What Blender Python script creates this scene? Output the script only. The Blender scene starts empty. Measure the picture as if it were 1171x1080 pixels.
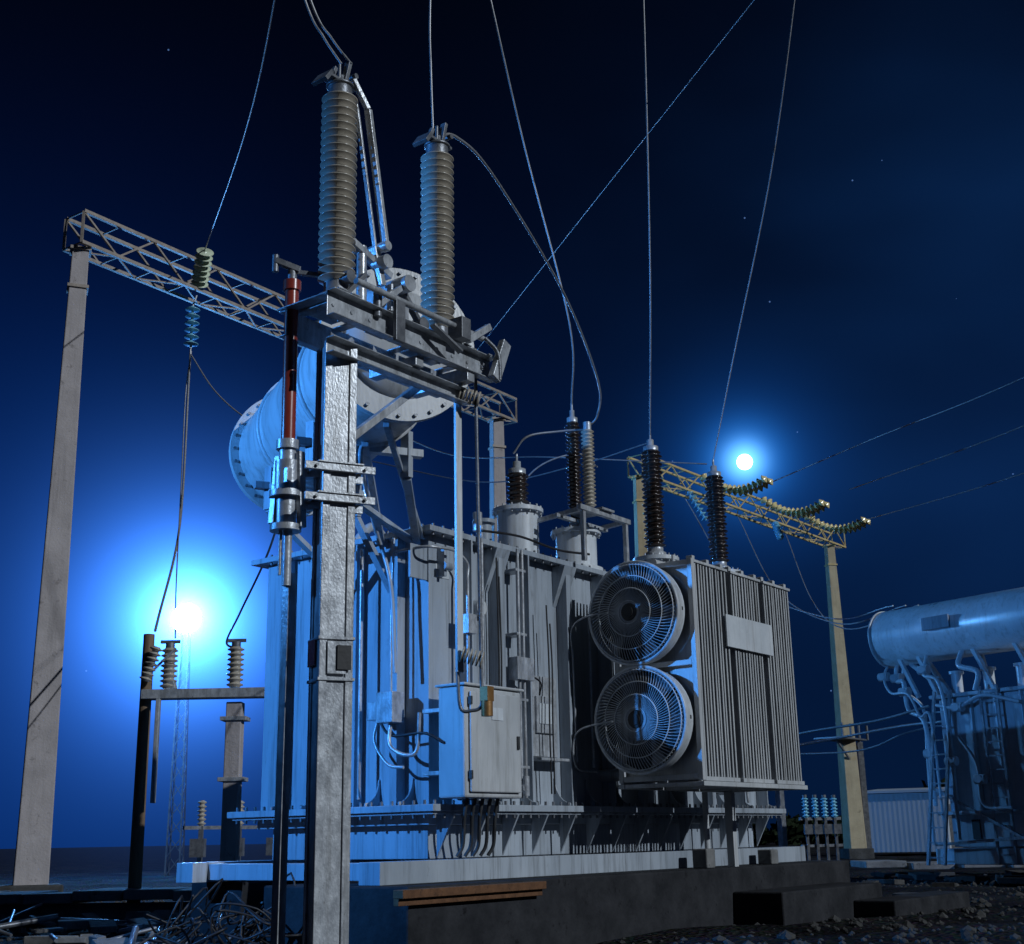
import bpy, math, random
from mathutils import Vector, Matrix
random.seed(7)
D=bpy.data
scene=bpy.context.scene
coll=scene.collection

# ------------------------------------------------------------------ materials
def newmat(name):
    m=D.materials.new(name); m.use_nodes=True
    nt=m.node_tree; b=nt.nodes['Principled BSDF']
    return m,nt,b
def N(nt,t,**k):
    n=nt.nodes.new(t)
    for a,v in k.items(): setattr(n,a,v)
    return n
def mat(name,c1,c2,rough=.5,metal=0.,scale=6.,bump=.15,stretch=(1,1,1),c3=None,spot=.62,bscale=40.,spec=.4,streak=None,samt=.75):
    """weathered surface: two-tone noise, stains, optional vertical run marks, fine bump"""
    m,nt,b=newmat(name); L=nt.links
    tc=N(nt,'ShaderNodeTexCoord'); mp=N(nt,'ShaderNodeMapping')
    mp.inputs['Scale'].default_value=stretch
    L.new(tc.outputs['Object'],mp.inputs['Vector'])
    n1=N(nt,'ShaderNodeTexNoise'); n1.inputs['Scale'].default_value=scale; n1.inputs['Detail'].default_value=8; n1.inputs['Roughness'].default_value=.65
    L.new(mp.outputs[0],n1.inputs['Vector'])
    r1=N(nt,'ShaderNodeValToRGB'); r1.color_ramp.elements[0].position=.32; r1.color_ramp.elements[1].position=.68
    r1.color_ramp.elements[0].color=(*c1,1); r1.color_ramp.elements[1].color=(*c2,1)
    L.new(n1.outputs[0],r1.inputs[0])
    out=r1.outputs[0]
    def overlay(out,sc,strt,lo,hi,col,amt=1.):
        m2=N(nt,'ShaderNodeMapping'); m2.inputs['Scale'].default_value=strt; L.new(tc.outputs['Object'],m2.inputs['Vector'])
        n2=N(nt,'ShaderNodeTexNoise'); n2.inputs['Scale'].default_value=sc; n2.inputs['Detail'].default_value=10; n2.inputs['Roughness'].default_value=.75
        L.new(m2.outputs[0],n2.inputs['Vector'])
        r2=N(nt,'ShaderNodeMapRange'); L.new(n2.outputs[0],r2.inputs[0]); r2.inputs[1].default_value=lo; r2.inputs[2].default_value=hi; r2.inputs[4].default_value=amt
        mx=N(nt,'ShaderNodeMixRGB'); L.new(r2.outputs[0],mx.inputs[0]); L.new(out,mx.inputs[1]); mx.inputs[2].default_value=(*col,1)
        return mx.outputs[0]
    if c3: out=overlay(out,scale*2.7,stretch,spot,spot+.1,c3)
    if streak: out=overlay(out,3.0,(3.5,3.5,.18),.50,.66,streak,samt)
    L.new(out,b.inputs['Base Color'])
    b.inputs['Metallic'].default_value=metal
    b.inputs['Specular IOR Level'].default_value=spec
    mr=N(nt,'ShaderNodeMapRange'); L.new(n1.outputs[0],mr.inputs[0]); mr.inputs[3].default_value=max(.05,rough-.15); mr.inputs[4].default_value=min(1,rough+.15)
    L.new(mr.outputs[0],b.inputs['Roughness'])
    if bump>0:
        n3=N(nt,'ShaderNodeTexNoise'); n3.inputs['Scale'].default_value=bscale; n3.inputs['Detail'].default_value=4
        L.new(mp.outputs[0],n3.inputs['Vector'])
        bp=N(nt,'ShaderNodeBump'); bp.inputs['Strength'].default_value=bump; bp.inputs['Distance'].default_value=.02
        L.new(n3.outputs[0],bp.inputs['Height']); L.new(bp.outputs[0],b.inputs['Normal'])
    return m
M={}
M['paint']=mat('tank_paint',(.28,.32,.37),(.44,.49,.55),.32,0,1.2,.08,(1,1,.30),(.17,.18,.19),.60,30,.5,(.14,.15,.16))
M['paint2']=mat('radiator_paint',(.42,.44,.46),(.58,.60,.62),.34,0,2,.06,(1,1,.4),(.26,.25,.23),.62,40,.5,(.26,.26,.25))
M['white']=mat('white_paint',(.50,.54,.58),(.68,.72,.76),.32,0,2,.05,(1,1,1),(.30,.30,.30),.63,40,.5,(.36,.36,.36))
M['galv']=mat('galvanised_steel',(.30,.32,.35),(.62,.65,.69),.34,.30,11,.12,(1.2,1.2,.7),(.16,.15,.14),.58,60,.5,(.22,.22,.22))
M['galvd']=mat('dull_steel',(.11,.12,.14),(.25,.26,.28),.42,.4,8,.12,(1,1,1),(.09,.065,.05),.60,60)
M['porc']=mat('grey_porcelain',(.34,.305,.25),(.44,.40,.34),.24,0,8,.03,(1,1,1),(.17,.15,.12),.60)
M['brownp']=mat('dark_brown_porcelain',(.020,.014,.012),(.045,.03,.026),.15,0,8,.02,spec=.7)
M['conc']=mat('precast_concrete',(.34,.31,.31),(.46,.42,.42),.85,0,1.6,.35,(1,1,1),(.20,.18,.175),.58,25,.2,(.24,.22,.215),.5)
M['concY']=mat('old_concrete',(.38,.31,.20),(.52,.44,.29),.85,0,1.5,.3,(1,1,1),(.22,.18,.12),.6,25,.2,(.26,.21,.14),.5)
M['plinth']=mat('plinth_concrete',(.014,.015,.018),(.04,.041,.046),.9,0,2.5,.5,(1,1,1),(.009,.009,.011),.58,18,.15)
M['slab']=mat('trench_concrete',(.12,.12,.12),(.26,.26,.26),.9,0,2.5,.5,(1,1,1),(.06,.06,.06),.58,18,.2)
M['dslab']=mat('broken_concrete',(.03,.03,.03),(.09,.09,.09),.9,0,2.5,.5,(1,1,1),(.02,.02,.02),.58,18,.2)
M['ochre']=mat('warm_lit_steel',(.46,.34,.14),(.60,.47,.24),.6,0,5,.1,(1,1,1),(.2,.12,.06),.6)  # yellow of warm light on the beam put into its colour
M['latt']=mat('lattice_steel',(.24,.20,.17),(.38,.33,.29),.6,.2,5,.1,(1,1,1),(.16,.1,.07),.6)
M['red']=mat('red_lacquer',(.18,.022,.014),(.30,.045,.028),.26,0,5,.03,(1,1,.3),spec=.6)
M['rust']=mat('rusty_steel',(.10,.045,.02),(.18,.085,.04),.8,.1,9,.3,(1,1,1),(.05,.025,.015),.56)
M['black']=mat('black_rubber',(.010,.010,.012),(.03,.03,.035),.5,0,8,.05)
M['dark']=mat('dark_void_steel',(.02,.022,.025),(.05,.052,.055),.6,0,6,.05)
M['wood']=mat('weathered_timber',(.14,.095,.06),(.26,.18,.12),.85,0,4,.3,(4,4,.4),(.07,.05,.035),.6)
M['wire']=mat('aluminium_conductor',(.30,.31,.33),(.46,.46,.48),.45,.5,20,0)
M['copper']=mat('brass',(.30,.15,.05),(.42,.24,.1),.4,.5,9,.05)
M['foliage']=mat('distant_foliage',(.006,.010,.006),(.02,.03,.014),.9,0,1.5,.2,spec=.05)
M['gravel']=mat('gravel_stone',(.025,.025,.025),(.09,.09,.09),.9,0,1.5,.3,spec=.2)
def glassy(name,a,b_):
    m,nt,b=newmat(name); b.inputs['Roughness'].default_value=.15
    nn=N(nt,'ShaderNodeTexNoise'); rr=N(nt,'ShaderNodeValToRGB'); rr.color_ramp.elements[0].color=(*a,1); rr.color_ramp.elements[1].color=(*b_,1); nt.links.new(nn.outputs[0],rr.inputs[0]); nt.links.new(rr.outputs[0],b.inputs['Base Color'])
    return m
M['glass']=glassy('pale_glass',(.50,.58,.42),(.72,.78,.6))
M['yglass']=glassy('yellow_glass',(.68,.55,.24),(.88,.76,.42))
M['bglass']=glassy('blue_glass',(.12,.4,.6),(.3,.65,.8))
def emit(name,col,s):
    m=D.materials.new(name); m.use_nodes=True; nt=m.node_tree; nt.nodes.clear()
    e=nt.nodes.new('ShaderNodeEmission'); e.inputs[0].default_value=(*col,1); e.inputs[1].default_value=s
    o=nt.nodes.new('ShaderNodeOutputMaterial'); nt.links.new(e.outputs[0],o.inputs[0]); return m

# ------------------------------------------------------------------ geometry kit
class Part:
    def __init__(s,name,m,parent=None,bevel=0):
        s.name=name; s.m=m; s.parent=parent; s.v=[]; s.f=[]; s.sm=[]; s.bevel=bevel
    def add(s,vs,fs,smooth=False):
        o=len(s.v); s.v+= [tuple(x) for x in vs]
        for f in fs: s.f.append(tuple(i+o for i in f)); s.sm.append(smooth)
    def box(s,c,d,R=None):
        x,y,z=d[0]/2,d[1]/2,d[2]/2
        vs=[Vector((i*x,j*y,k*z)) for i in(-1,1) for j in(-1,1) for k in(-1,1)]
        if R is not None: vs=[R@v for v in vs]
        vs=[v+Vector(c) for v in vs]
        s.add(vs,[(0,1,3,2),(4,6,7,5),(0,4,5,1),(2,3,7,6),(0,2,6,4),(1,5,7,3)])
    def b2(s,a,b):
        s.box([(a[i]+b[i])/2 for i in range(3)],[abs(b[i]-a[i]) for i in range(3)])
    def bar(s,a,b,w,h=None,up=(0,0,1)):
        a=Vector(a);b=Vector(b);h=h or w
        z=(b-a); l=z.length; z.normalize(); u=Vector(up)
        if abs(z.dot(u))>.98: u=Vector((1,0,0))
        x=u.cross(z).normalized(); y=z.cross(x)
        R=Matrix((x,y,z)).transposed()
        s.box((a+b)/2,(w,h,l),R)
    def angle(s,a,b,w,t=.012,up=(0,0,1)):
        a=Vector(a);b=Vector(b);z=(b-a).normalized();u=Vector(up)
        if abs(z.dot(u))>.98: u=Vector((1,0,0))
        x=u.cross(z).normalized();y=z.cross(x)
        s.bar(a-y*w/2,b-y*w/2,w,t,up); s.bar(a-x*(w/2-t/2)+y*.001,b-x*(w/2-t/2)+y*.001,t,w-t*1.2,up)
    def lathe(s,o,ax,prof,n=24,cap=True,smooth=True):
        o=Vector(o);z=Vector(ax).normalized(); u=Vector((0,0,1)) if abs(z.z)<.9 else Vector((1,0,0))
        x=u.cross(z).normalized();y=z.cross(x)
        vs=[];fs=[]
        for r,h in prof:
            for i in range(n):
                t=2*math.pi*i/n; vs.append(o+z*h+(x*math.cos(t)+y*math.sin(t))*r)
        for k in range(len(prof)-1):
            for i in range(n):
                j=(i+1)%n; fs.append((k*n+i,k*n+j,(k+1)*n+j,(k+1)*n+i))
        s.add(vs,fs,smooth)
        if cap:
            m=len(prof)-1
            if prof[0][0]>1e-2: s.add(vs[:n],[tuple(reversed(range(n)))])
            if prof[m][0]>1e-2: s.add(vs[m*n:],[tuple(range(n))])
    def cyl(s,a,b,r,r2=None,n=20):
        a=Vector(a);b=Vector(b); s.lathe(a,b-a,[(r,0),(r2 if r2 is not None else r,(b-a).length)],n)
    def tube(s,pts,r,n=8,sub=8,closed=False):
        P=[Vector(p) for p in pts]
        Q=[]
        if len(P)==2: Q=P
        else:
            m=len(P)
            rng=range(m if closed else m-1)
            for i in rng:
                if closed: p0,p1,p2,p3=P[(i-1)%m],P[i],P[(i+1)%m],P[(i+2)%m]
                else:
                    p1,p2=P[i],P[i+1]; p0=P[i-1] if i>0 else p1*2-p2; p3=P[i+2] if i+2<m else p2*2-p1
                for k in range(sub):
                    t=k/sub
                    Q.append(.5*((2*p1)+(p2-p0)*t+(2*p0-5*p1+4*p2-p3)*t*t+(3*p1-p0-3*p2+p3)*t**3))
            if not closed: Q.append(P[-1])
        m=len(Q); vs=[];fs=[]; x=None
        for i in range(m):
            if closed: z=(Q[(i+1)%m]-Q[i-1]).normalized()
            else: z=(Q[min(i+1,m-1)]-Q[max(i-1,0)]).normalized()
            if x is None:
                u=Vector((0,0,1)) if abs(z.z)<.9 else Vector((1,0,0)); x=u.cross(z).normalized()
            else:
                x=(x-z*x.dot(z)).normalized()
            y=z.cross(x)
            for k in range(n):
                t=2*math.pi*k/n; vs.append(Q[i]+(x*math.cos(t)+y*math.sin(t))*r)
        for i in range(m if closed else m-1):
            for k in range(n):
                a=(i*n+k);b_=(i*n+(k+1)%n);c=(((i+1)%m)*n+(k+1)%n);d=(((i+1)%m)*n+k)
                fs.append((a,b_,c,d))
        s.add(vs,fs,True)
        if not closed:
            s.add(vs[:n],[tuple(reversed(range(n)))]); s.add(vs[-n:],[tuple(range(n))])
    def done(s):
        me=D.meshes.new(s.name); me.from_pydata(s.v,[],s.f); me.update()
        for p,sm in zip(me.polygons,s.sm): p.use_smooth=sm
        me.materials.append(s.m)
        ob=D.objects.new(s.name,me); coll.objects.link(ob)
        if s.parent: ob.parent=s.parent
        if s.bevel:
            b=ob.modifiers.new('bevel','BEVEL'); b.width=s.bevel; b.segments=2; b.limit_method='ANGLE'; b.angle_limit=math.radians(50)
        return ob
def root(name,loc=(0,0,0),rz=0):
    e=D.objects.new(name,None); e.empty_display_size=.3; coll.objects.link(e); e.location=loc; e.rotation_euler=(0,0,rz); return e
def sheds(r_core,r_shed,h,n,alt=0):
    pr=[(r_core,0)]; st=h/n
    for i in range(n):
        z=i*st; rs=r_shed-(alt if i%2 else 0)
        pr+=[(r_core,z+st*.15),(rs*.97,z+st*.42),(rs,z+st*.52),(rs*.96,z+st*.62),(r_core*1.05,z+st*.85)]
    pr.append((r_core,h)); return pr
DA=math.atan2(.8,.6)   # yard axis

# ------------------------------------------------------------------ main transformer
T=root('power_transformer',(-.87,13,0),DA)
p=Part('tank',M['paint'],T,.008)
p.b2((0,0,1.33),(7.1,2.4,4.03))
p.b2((-.02,-.02,1.14),(7.12,2.42,1.26))
p.b2((.1,.1,.82),(7.0,2.3,1.14))
p.done()
p=Part('tank_flanges',M['paint'],T,.006)
p.b2((-.24,-.26,1.262),(7.34,2.66,1.328))
p.b2((-.14,-.14,4.03),(7.24,2.54,4.09))
p.b2((-.2,-.22,1.235),(7.3,2.62,1.258))
p.b2((-1.1,-.38,.62),(7.6,-.12,.818)); p.b2((-.8,2.5,.62),(7.6,2.76,.818))
for x in (-.6,1.5,3.5,5.5,7.2): p.b2((x,-.30,.64),(x+.22,2.7,.80))
p.done()
p=Part('flange_bolts',M['galvd'],T)
x=-.15
while x<7.3:
    p.cyl((x,-.2,1.2),(x,-.2,1.37),.016,n=6); x+=.14
y=-.1
while y<2.6:
    p.cyl((-.18,y,1.2),(-.18,y,1.37),.016,n=6); y+=.14
x=-.05
while x<7.1:
    p.cyl((x,-.1,4.0),(x,-.1,4.12),.014,n=6); x+=.16
y=0
while y<2.4:
    p.cyl((-.1,y,4.0),(-.1,y,4.12),.014,n=6); y+=.16
p.done()
p=Part('tank_ribs',M['paint'],T,.005)
for x in (.5,1.03,1.5,2.3,3.1,3.9,4.7,5.5,6.3,6.98):
    p.b2((x-.012,-.17,1.33),(x+.012,0,4.03)) if x not in(1.03,2.3,3.9,5.5) else p.b2((x-.05,-.15,1.33),(x+.05,0,4.03))
for y in (.36,.9,1.45,2.0):
    p.b2((-.13,y-.05,1.33),(0,y+.05,4.03)) if y!=.9 else p.b2((-.13,y-.012,1.33),(0,y+.012,4.03))
for x in (1.03,2.3,3.1):
    p.add([(x-.12,-.001,3.55),(x-.12,-.19,4.02),(x-.12,-.001,4.02),(x+.12,-.001,3.55),(x+.12,-.19,4.02),(x+.12,-.001,4.02)],[(0,1,2),(3,5,4),(0,3,4,1),(1,4,5,2)])
def gusset(p,x,y0,d,z0,h,t=.02,ax='x'):
    prof=[(0,0),(d,0),(d,.03)]
    for k in range(1,6):
        a=k/6*math.pi/2; prof.append((d-(d-.02)*math.sin(a),h-(h-.03)*math.cos(a)))
    prof.append((0.02,h)); prof.append((0,h))
    vs=[]
    for s_ in(-t/2,t/2):
        for a,b_ in prof:
            vs.append((x+s_,y0-a,z0+b_) if ax=='x' else (y0-a,x+s_,z0+b_))
    n=len(prof); fs=[tuple(range(n)),tuple(reversed(range(n,2*n)))]+[(i,i+n,(i+1)%n+n,(i+1)%n) for i in range(n)]
    p.add(vs,fs)
for x in [i*.62+.25 for i in range(12)]:
    gusset(p,x,0,.22,1.33,.30)
for i in range(14):
    x=.1+i*.52
    p.add([(x-.012,-.02,.83),(x-.012,-.24,1.235),(x-.012,-.02,1.235),(x+.012,-.02,.83),(x+.012,-.24,1.235),(x+.012,-.02,1.235)],[(0,1,2),(3,5,4),(0,3,4,1),(1,4,5,2),(0,2,5,3)])
for y in [i*.45+.2 for i in range(5)]:
    gusset(p,y,0,.22,1.33,.26,ax='y')
p.done()
p=Part('radiator_fins',M['paint2'],T,.006)
banks=[(2.68,3.44),(3.54,4.28),(4.38,5.10)]
for a,b in banks:
    n=11
    for i in range(n):
        x=a+(b-a)*(i+.5)/n+random.uniform(-.003,.003)
        p.b2((x-.014,-1.58+random.uniform(-.006,.006),1.60),(x+.014,-.56,3.96))
p.done()
p=Part('radiator_dark_fill',M['dark'],T)  # solid dark block filling the gaps between fins
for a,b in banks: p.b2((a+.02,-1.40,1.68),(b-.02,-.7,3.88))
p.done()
p=Part('radiator_frame',M['paint2'],T,.005)
for a,b in banks:
    p.cyl((a-.02,-1.07,3.985),(b+.02,-1.07,3.985),.055,n=14); p.cyl((a-.02,-1.07,1.575),(b+.02,-1.07,1.575),.055,n=14)
    p.b2((a-.01,-1.598,1.555),(b+.01,-1.55,1.60)); p.b2((a-.01,-1.60,3.93),(b+.01,-1.57,3.962))
    for x in(a+.05,(a+b)/2,b-.05):
        p.b2((x-.03,-1.56,3.963),(x+.03,-1.48,4.02)); p.cyl((x,-1.3,3.97),(x,-1.3,4.06),.02,n=8)
p.b2((2.58,-1.62,1.50),(5.14,-1.54,1.55)); p.b2((2.58,-.62,1.50),(5.14,-.54,1.55))
for x in (2.62,3.49,4.33,5.1): p.b2((x-.03,-1.539,1.502),(x+.03,-.621,1.545))
for x in (3.06,3.9,4.7):
    p.cyl((x,-.6,3.88),(x,.02,3.88),.07,n=14); p.cyl((x,-.6,1.68),(x,.02,1.68),.07,n=14)
p.b2((2.6,-1.60,1.56),(2.665,-1.54,3.97)); p.b2((2.6,-.60,1.56),(2.665,-.54,3.97))
p.b2((2.602,-1.539,3.90),(2.66,-.601,3.96)); p.b2((2.602,-1.539,1.57),(2.66,-.601,1.63)); p.b2((2.602,-1.539,2.79),(2.66,-.601,2.85))
p.cyl((4.6,-.5,.82),(4.6,-.5,1.5),.035); p.b2((4.9,-.7,.6),(5.0,-.6,1.5))
p.done()
p=Part('radiator_nameplate',M['white'],T,.004)
p.b2((3.30,-1.625,3.05),(4.46,-1.605,3.42)); p.done()
for x in(3.49,4.33):
    q=Part('radiator_gap_pipe',M['galvd'],T); q.cyl((x,-1.5,1.6),(x,-1.5,3.95),.018); q.done()
def fan(parent,c,R=.565):
    cx,cy,cz=c
    ring=Part('fan_shroud',M['white'],parent)
    ring.lathe((cx+.13,cy,cz),(-1,0,0),[(R-.02,.0),(R-.02,.16),(R,.19),(R+.025,.185),(R+.025,.17),(R,.16),(R,.0)],48,cap=False)
    ring.done()
    g=Part('fan_guard',M['white'],parent)
    for i in range(84):
        t=2*math.pi*i/84; pts=[]
        for k in range(5):
            u=k/4; r=.10+(R-.11)*u; tt=t+.34*(1-u)
            pts.append((cx-.075-.05*(1-u*u),cy+r*math.cos(tt),cz+r*math.sin(tt)))
        g.tube(pts,.0048,n=4,sub=2)
    for r in (.13,.27,.41,.54):
        u=(r-.10)/(R-.11)
        g.tube([(cx-.08-.05*(1-u*u),cy+r*math.cos(a*math.pi/12),cz+r*math.sin(a*math.pi/12)) for a in range(24)],.007,n=5,sub=3,closed=True)
    g.done()
    h=Part('fan_motor',M['dark'],parent); h.cyl((cx-.14,cy,cz),(cx+.10,cy,cz),.095); h.cyl((cx-.15,cy,cz),(cx-.13,cy,cz),.06)
    h.bar((cx+.08,cy,cz-R),(cx+.08,cy,cz+R),.04,.03); h.bar((cx+.08,cy-R,cz),(cx+.08,cy+R,cz),.03,.04); h.done()
    b=Part('fan_blades',M['galvd'],parent)
    for i in range(6):
        t0=i*math.pi/3; vs=[]
        for k in range(7):
            r=.09+(R-.13)*k/6; w=.16+.16*k/6
            for q in(-1,0,1):
                t=t0+q*w*(.62 if q<0 else 1.)*.9+.1*k/6
                vs.append((cx+.01+q*.055*(1-k*.08),cy+r*math.cos(t),cz+r*math.sin(t)))
        b.add(vs,[(k*3+j,k*3+j+1,k*3+j+4,k*3+j+3) for k in range(6) for j in range(2)],True)
    b.done()
    bk=Part('fan_back_plate',M['dark'],parent); bk.cyl((cx+.135,cy,cz),(cx+.145,cy,cz),R-.02,n=40); bk.done()
fan(T,(2.44,-.94,3.40)); fan(T,(2.44,-.97,2.22))
p=Part('turrets',M['white'],T,.004)
b=Part('hv_bushings',M['brownp'],T)
g=Part('bushing_fittings',M['galv'],T)
def turret(x,y,r,z1):
    p.cyl((x,y,4.09),(x,y,z1),r,n=32); p.cyl((x,y,z1),(x,y,z1+.05),r+.06,n=32); p.cyl((x,y,4.09),(x,y,4.14),r+.07,n=32)
    for i in range(16):
        a=i*math.pi/8; g.cyl((x+(r+.035)*math.cos(a),y+(r+.035)*math.sin(a),z1-.03),(x+(r+.035)*math.cos(a),y+(r+.035)*math.sin(a),z1+.08),.012,n=6)
turret(2.35,.6,.25,4.78); turret(3.0,.2,.25,4.56); turret(4.9,.2,.25,4.52); turret(6.7,.2,.25,4.6)
def bush(x,y,z0,z1,rc,rs,n,part):
    g.lathe((x,y,z0-.12),(0,0,1),[(rs*.95,0),(rs*.95,.05),(rs*.7,.07),(rs*.7,.12)],20)
    part.lathe((x,y,z0),(0,0,1),sheds(rc,rs,z1-z0,n,rs*.12),24)
    g.lathe((x,y,z1),(0,0,1),[(rc*1.1,0),(rc*1.1,.06),(rc*.5,.08),(rc*.5,.16),(.015,.17),(.015,.26)],16)
bush(2.35,.6,4.9,5.28,.10,.145,7,b)
bush(3.0,.2,4.76,6.02,.062,.098,26,b)
bush(4.9,.2,4.72,6.08,.095,.15,24,b)
bush(6.7,.2,4.80,6.10,.095,.15,24,b)
b.done()
a=Part('surge_arrester',M['porc'],T); a.lathe((2.88,-.1,4.85),(0,0,1),sheds(.055,.082,.98,20),20); a.done()
g.cyl((2.88,-.1,5.83),(2.88,-.1,5.93),.05,n=12)
g.b2((2.35,-.32,4.70),(3.45,-.26,4.76)); g.b2((2.35,.02,4.66),(3.45,.08,4.70)); g.bar((2.45,-.3,4.73),(2.45,.5,4.67),.05); g.bar((3.38,-.3,4.73),(3.38,.5,4.67),.05); g.b2((2.75,-.36,4.765),(3.02,.10,4.79))
for x in(2.45,3.38): g.bar((x,-.28,4.1),(x,-.28,4.70),.05)
g.done(); p.done()
p=Part('control_cabinet',M['paint2'],T,.02)
p.b2((-.12,-.55,1.38),(.79,-.22,2.43)); p.done()
p=Part('cabinet_door',M['paint2'],T,.012)
p.b2((-.06,-.585,1.43),(.73,-.553,2.38))
p.b2((-.15,-.58,2.432),(.82,-.2,2.46)); p.done()
p=Part('cabinet_fittings',M['dark'],T,.003)
p.b2((.66,-.60,1.85),(.70,-.588,1.98)); 
for z in(1.55,2.25): p.b2((-.075,-.60,z),(-.05,-.56,z+.08))
for x in(.1,.22,.34,.46,.58): p.tube([(x,-.4,1.38),(x,-.36,1.2),(x+.05,-.3,.95),(x+.02,-.25,.84)],.018)
p.done()
p=Part('wall_fittings',M['galv'],T,.004)
p.b2((1.62,-.06,1.85),(2.12,-.02,2.72)); p.b2((1.70,-.09,2.1),(2.04,-.062,2.5))
p.b2((1.62,-.2,1.80),(2.14,-.0,1.83)); p.b2((.8,-.22,1.6),(.84,0,1.64)); p.b2((.8,-.22,2.2),(.84,0,2.24)); p.b2((-.1,-.22,2.2),(0.4,0,2.24)); p.b2((-.1,-.22,1.6),(.4,0,1.64))
for x,z0,z1 in((1.25,1.4,4.05),(1.33,1.4,4.05),(.62,2.45,4.2),(2.62,1.75,3.5),(.38,2.45,3.6)):
    p.cyl((x,-.2,z0),(x,-.2,z1),.018,n=10)
p.tube([(.38,-.2,3.6),(.38,-.2,3.75),(.2,-.2,3.85),(-.05,-.2,3.85),(-.2,-.1,3.85),(-.2,.3,3.85)],.016)
for z in(1.7,2.4,3.1,3.8): p.b2((1.2,-.215,z),(1.38,-.0,z+.03))
p.tube([(2.45,-.9,2.22),(2.3,-.5,2.2),(2.28,-.2,2.1),(2.3,-.18,1.75),(2.7,-.2,1.7)],.012)
p.tube([(2.45,-.9,3.4),(2.3,-.5,3.42),(2.28,-.2,3.3),(2.3,-.18,2.9),(2.32,-.18,1.8)],.012)
p.cyl((.98,-.05,2.0),(.98,-.3,2.0),.04); p.tube([(.98+.08*math.cos(a*math.pi/6),-.32,2.0+.08*math.sin(a*math.pi/6)) for a in range(12)],.01,closed=True,sub=2)
p.cyl((1.22,-.05,1.5),(1.22,-.28,1.5),.05); p.cyl((1.22,-.28,1.42),(1.22,-.28,1.62),.035); p.cyl((.62,-.15,4.15),(.62,-.15,4.35),.05)
p.b2((1.14,-.26,2.62),(1.44,-.14,2.86)); p.b2((.32,-.26,3.02),(.46,-.14,3.22)); p.cyl((.75,-.02,3.35),(.75,-.10,3.35),.09,n=24)
p.b2((3.25,-.24,2.0),(3.55,-.03,2.4)); p.cyl((5.6,-.02,1.55),(5.6,-.3,1.55),.06); p.cyl((5.6,-.3,1.45),(5.6,-.3,1.68),.04)
p.tube([(5.4,-.2,3.9),(5.4,-.2,2.4),(5.5,-.2,1.9),(6.2,-.2,1.8),(6.3,-.22,1.4)],.02)
p.done()
p=Part('warning_labels',M['white'],T,.001)
p.b2((1.74,-.099,2.2),(2.0,-.0925,2.42)); p.b2((.26,-.592,2.12),(.44,-.5865,2.24)); p.cyl((.75,-.101,3.35),(.75,-.104,3.35),.075,n=24); p.b2((.1,-.006,3.6),(.32,-.002,3.74)); p.done()
p=Part('wall_cables',M['black'],T)
for k,x in enumerate((.90,.94,1.8,1.86)):
    z1=3.9-.2*k; p.tube([(x,-.18,z1),(x+.01,-.19,2.8),(x-.02,-.2,2.2),(x,-.19,1.45)],.010,n=6)
p.tube([(-.2,.5,2.18),(-.22,.3,2.0),(-.2,-.1,2.0),(-.13,-.3,1.9)],.014); p.tube([(2.6,-.25,4.2),(2.0,-.22,4.16),(1.3,-.2,4.2),(.6,-.22,4.14)],.014); p.tube([(1.42,-.2,2.7),(1.6,-.22,2.62),(1.66,-.16,2.5)],.010)
p.done()
p=Part('end_valve_box',M['galv'],T,.006)
p.b2((-.32,.20,2.12),(-.14,.42,2.42)); p.b2((-.26,.46,2.16),(-.14,.60,2.34))
p.tube([(-.23,.3,2.42),(-.23,.3,3.2),(-.2,.3,4.0)],.014); p.tube([(-.23,.3,2.12),(-.26,.28,1.9),(-.24,.1,1.8),(-.2,-.02,1.85),(-.2,-.05,2.2)],.02)
p.tube([(-.2,.5,2.16),(-.25,.5,1.95),(-.27,.3,1.72),(-.26,.1,1.68)],.016)
p.tube([(-.2,.75,1.4),(-.2,.75,3.0),(-.2,.75,3.95)],.02)
p.done()
p=Part('lifting_lugs',M['paint'],T,.004)
for x in(.15,6.9):
    p.b2((x-.02,-.10,3.6),(x+.02,.0,3.9)); p.cyl((x-.06,-.12,3.7),(x+.06,-.12,3.7),.04)
p.b2((-.26,.02,3.55),(0,.05,3.9))
for x in(1.0,1.6,4.0,5.8): p.cyl((x,.9,4.09),(x,.9,4.3),.07); p.cyl((x,.9,4.3),(x,.9,4.34),.1)
p.cyl((1.3,.3,4.09),(1.3,.3,4.42),.09); p.cyl((1.3,.3,4.42),(1.3,.3,4.46),.13)
p.done()
Ti=Matrix.Rotation(-DA,3,'Z')
def tl(x,y,z): 
    v=Ti@(Vector((x,y,z))-Vector((-.87,13,0))); return (v.x,v.y,v.z)
K=Vector(tl(-.95,10.3,5.06)); F=Vector(tl(-2.38,13.5,5.06)); ax=(F-K).normalized(); Lc=(F-K).length
p=Part('oil_conservator',M['paint2'],T)
p.lathe(K,ax,[(.60,0),(.60,Lc)],56)
p.lathe(K,-ax,[(.69,0),(.69,.035)],56); p.lathe(K,ax,[(.69,.004),(.69,.04)],56)
p.lathe(K,-ax,[(.50,.036),(.46,.09),(.3,.13),(0.001,.15)],40)
p.lathe(F,ax,[(.69,0),(.69,.05)],56); p.lathe(F,-ax,[(.69,0.002),(.69,.035)],56)
for t in(.28,.72): p.lathe(K+ax*Lc*t,ax,[(.602,0),(.625,0.001),(.625,.06),(.602,.061)],56)
p.done()
p=Part('conservator_fittings',M['galvd'],T,.003)
side=ax.cross(Vector((0,0,1))).normalized()
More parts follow.
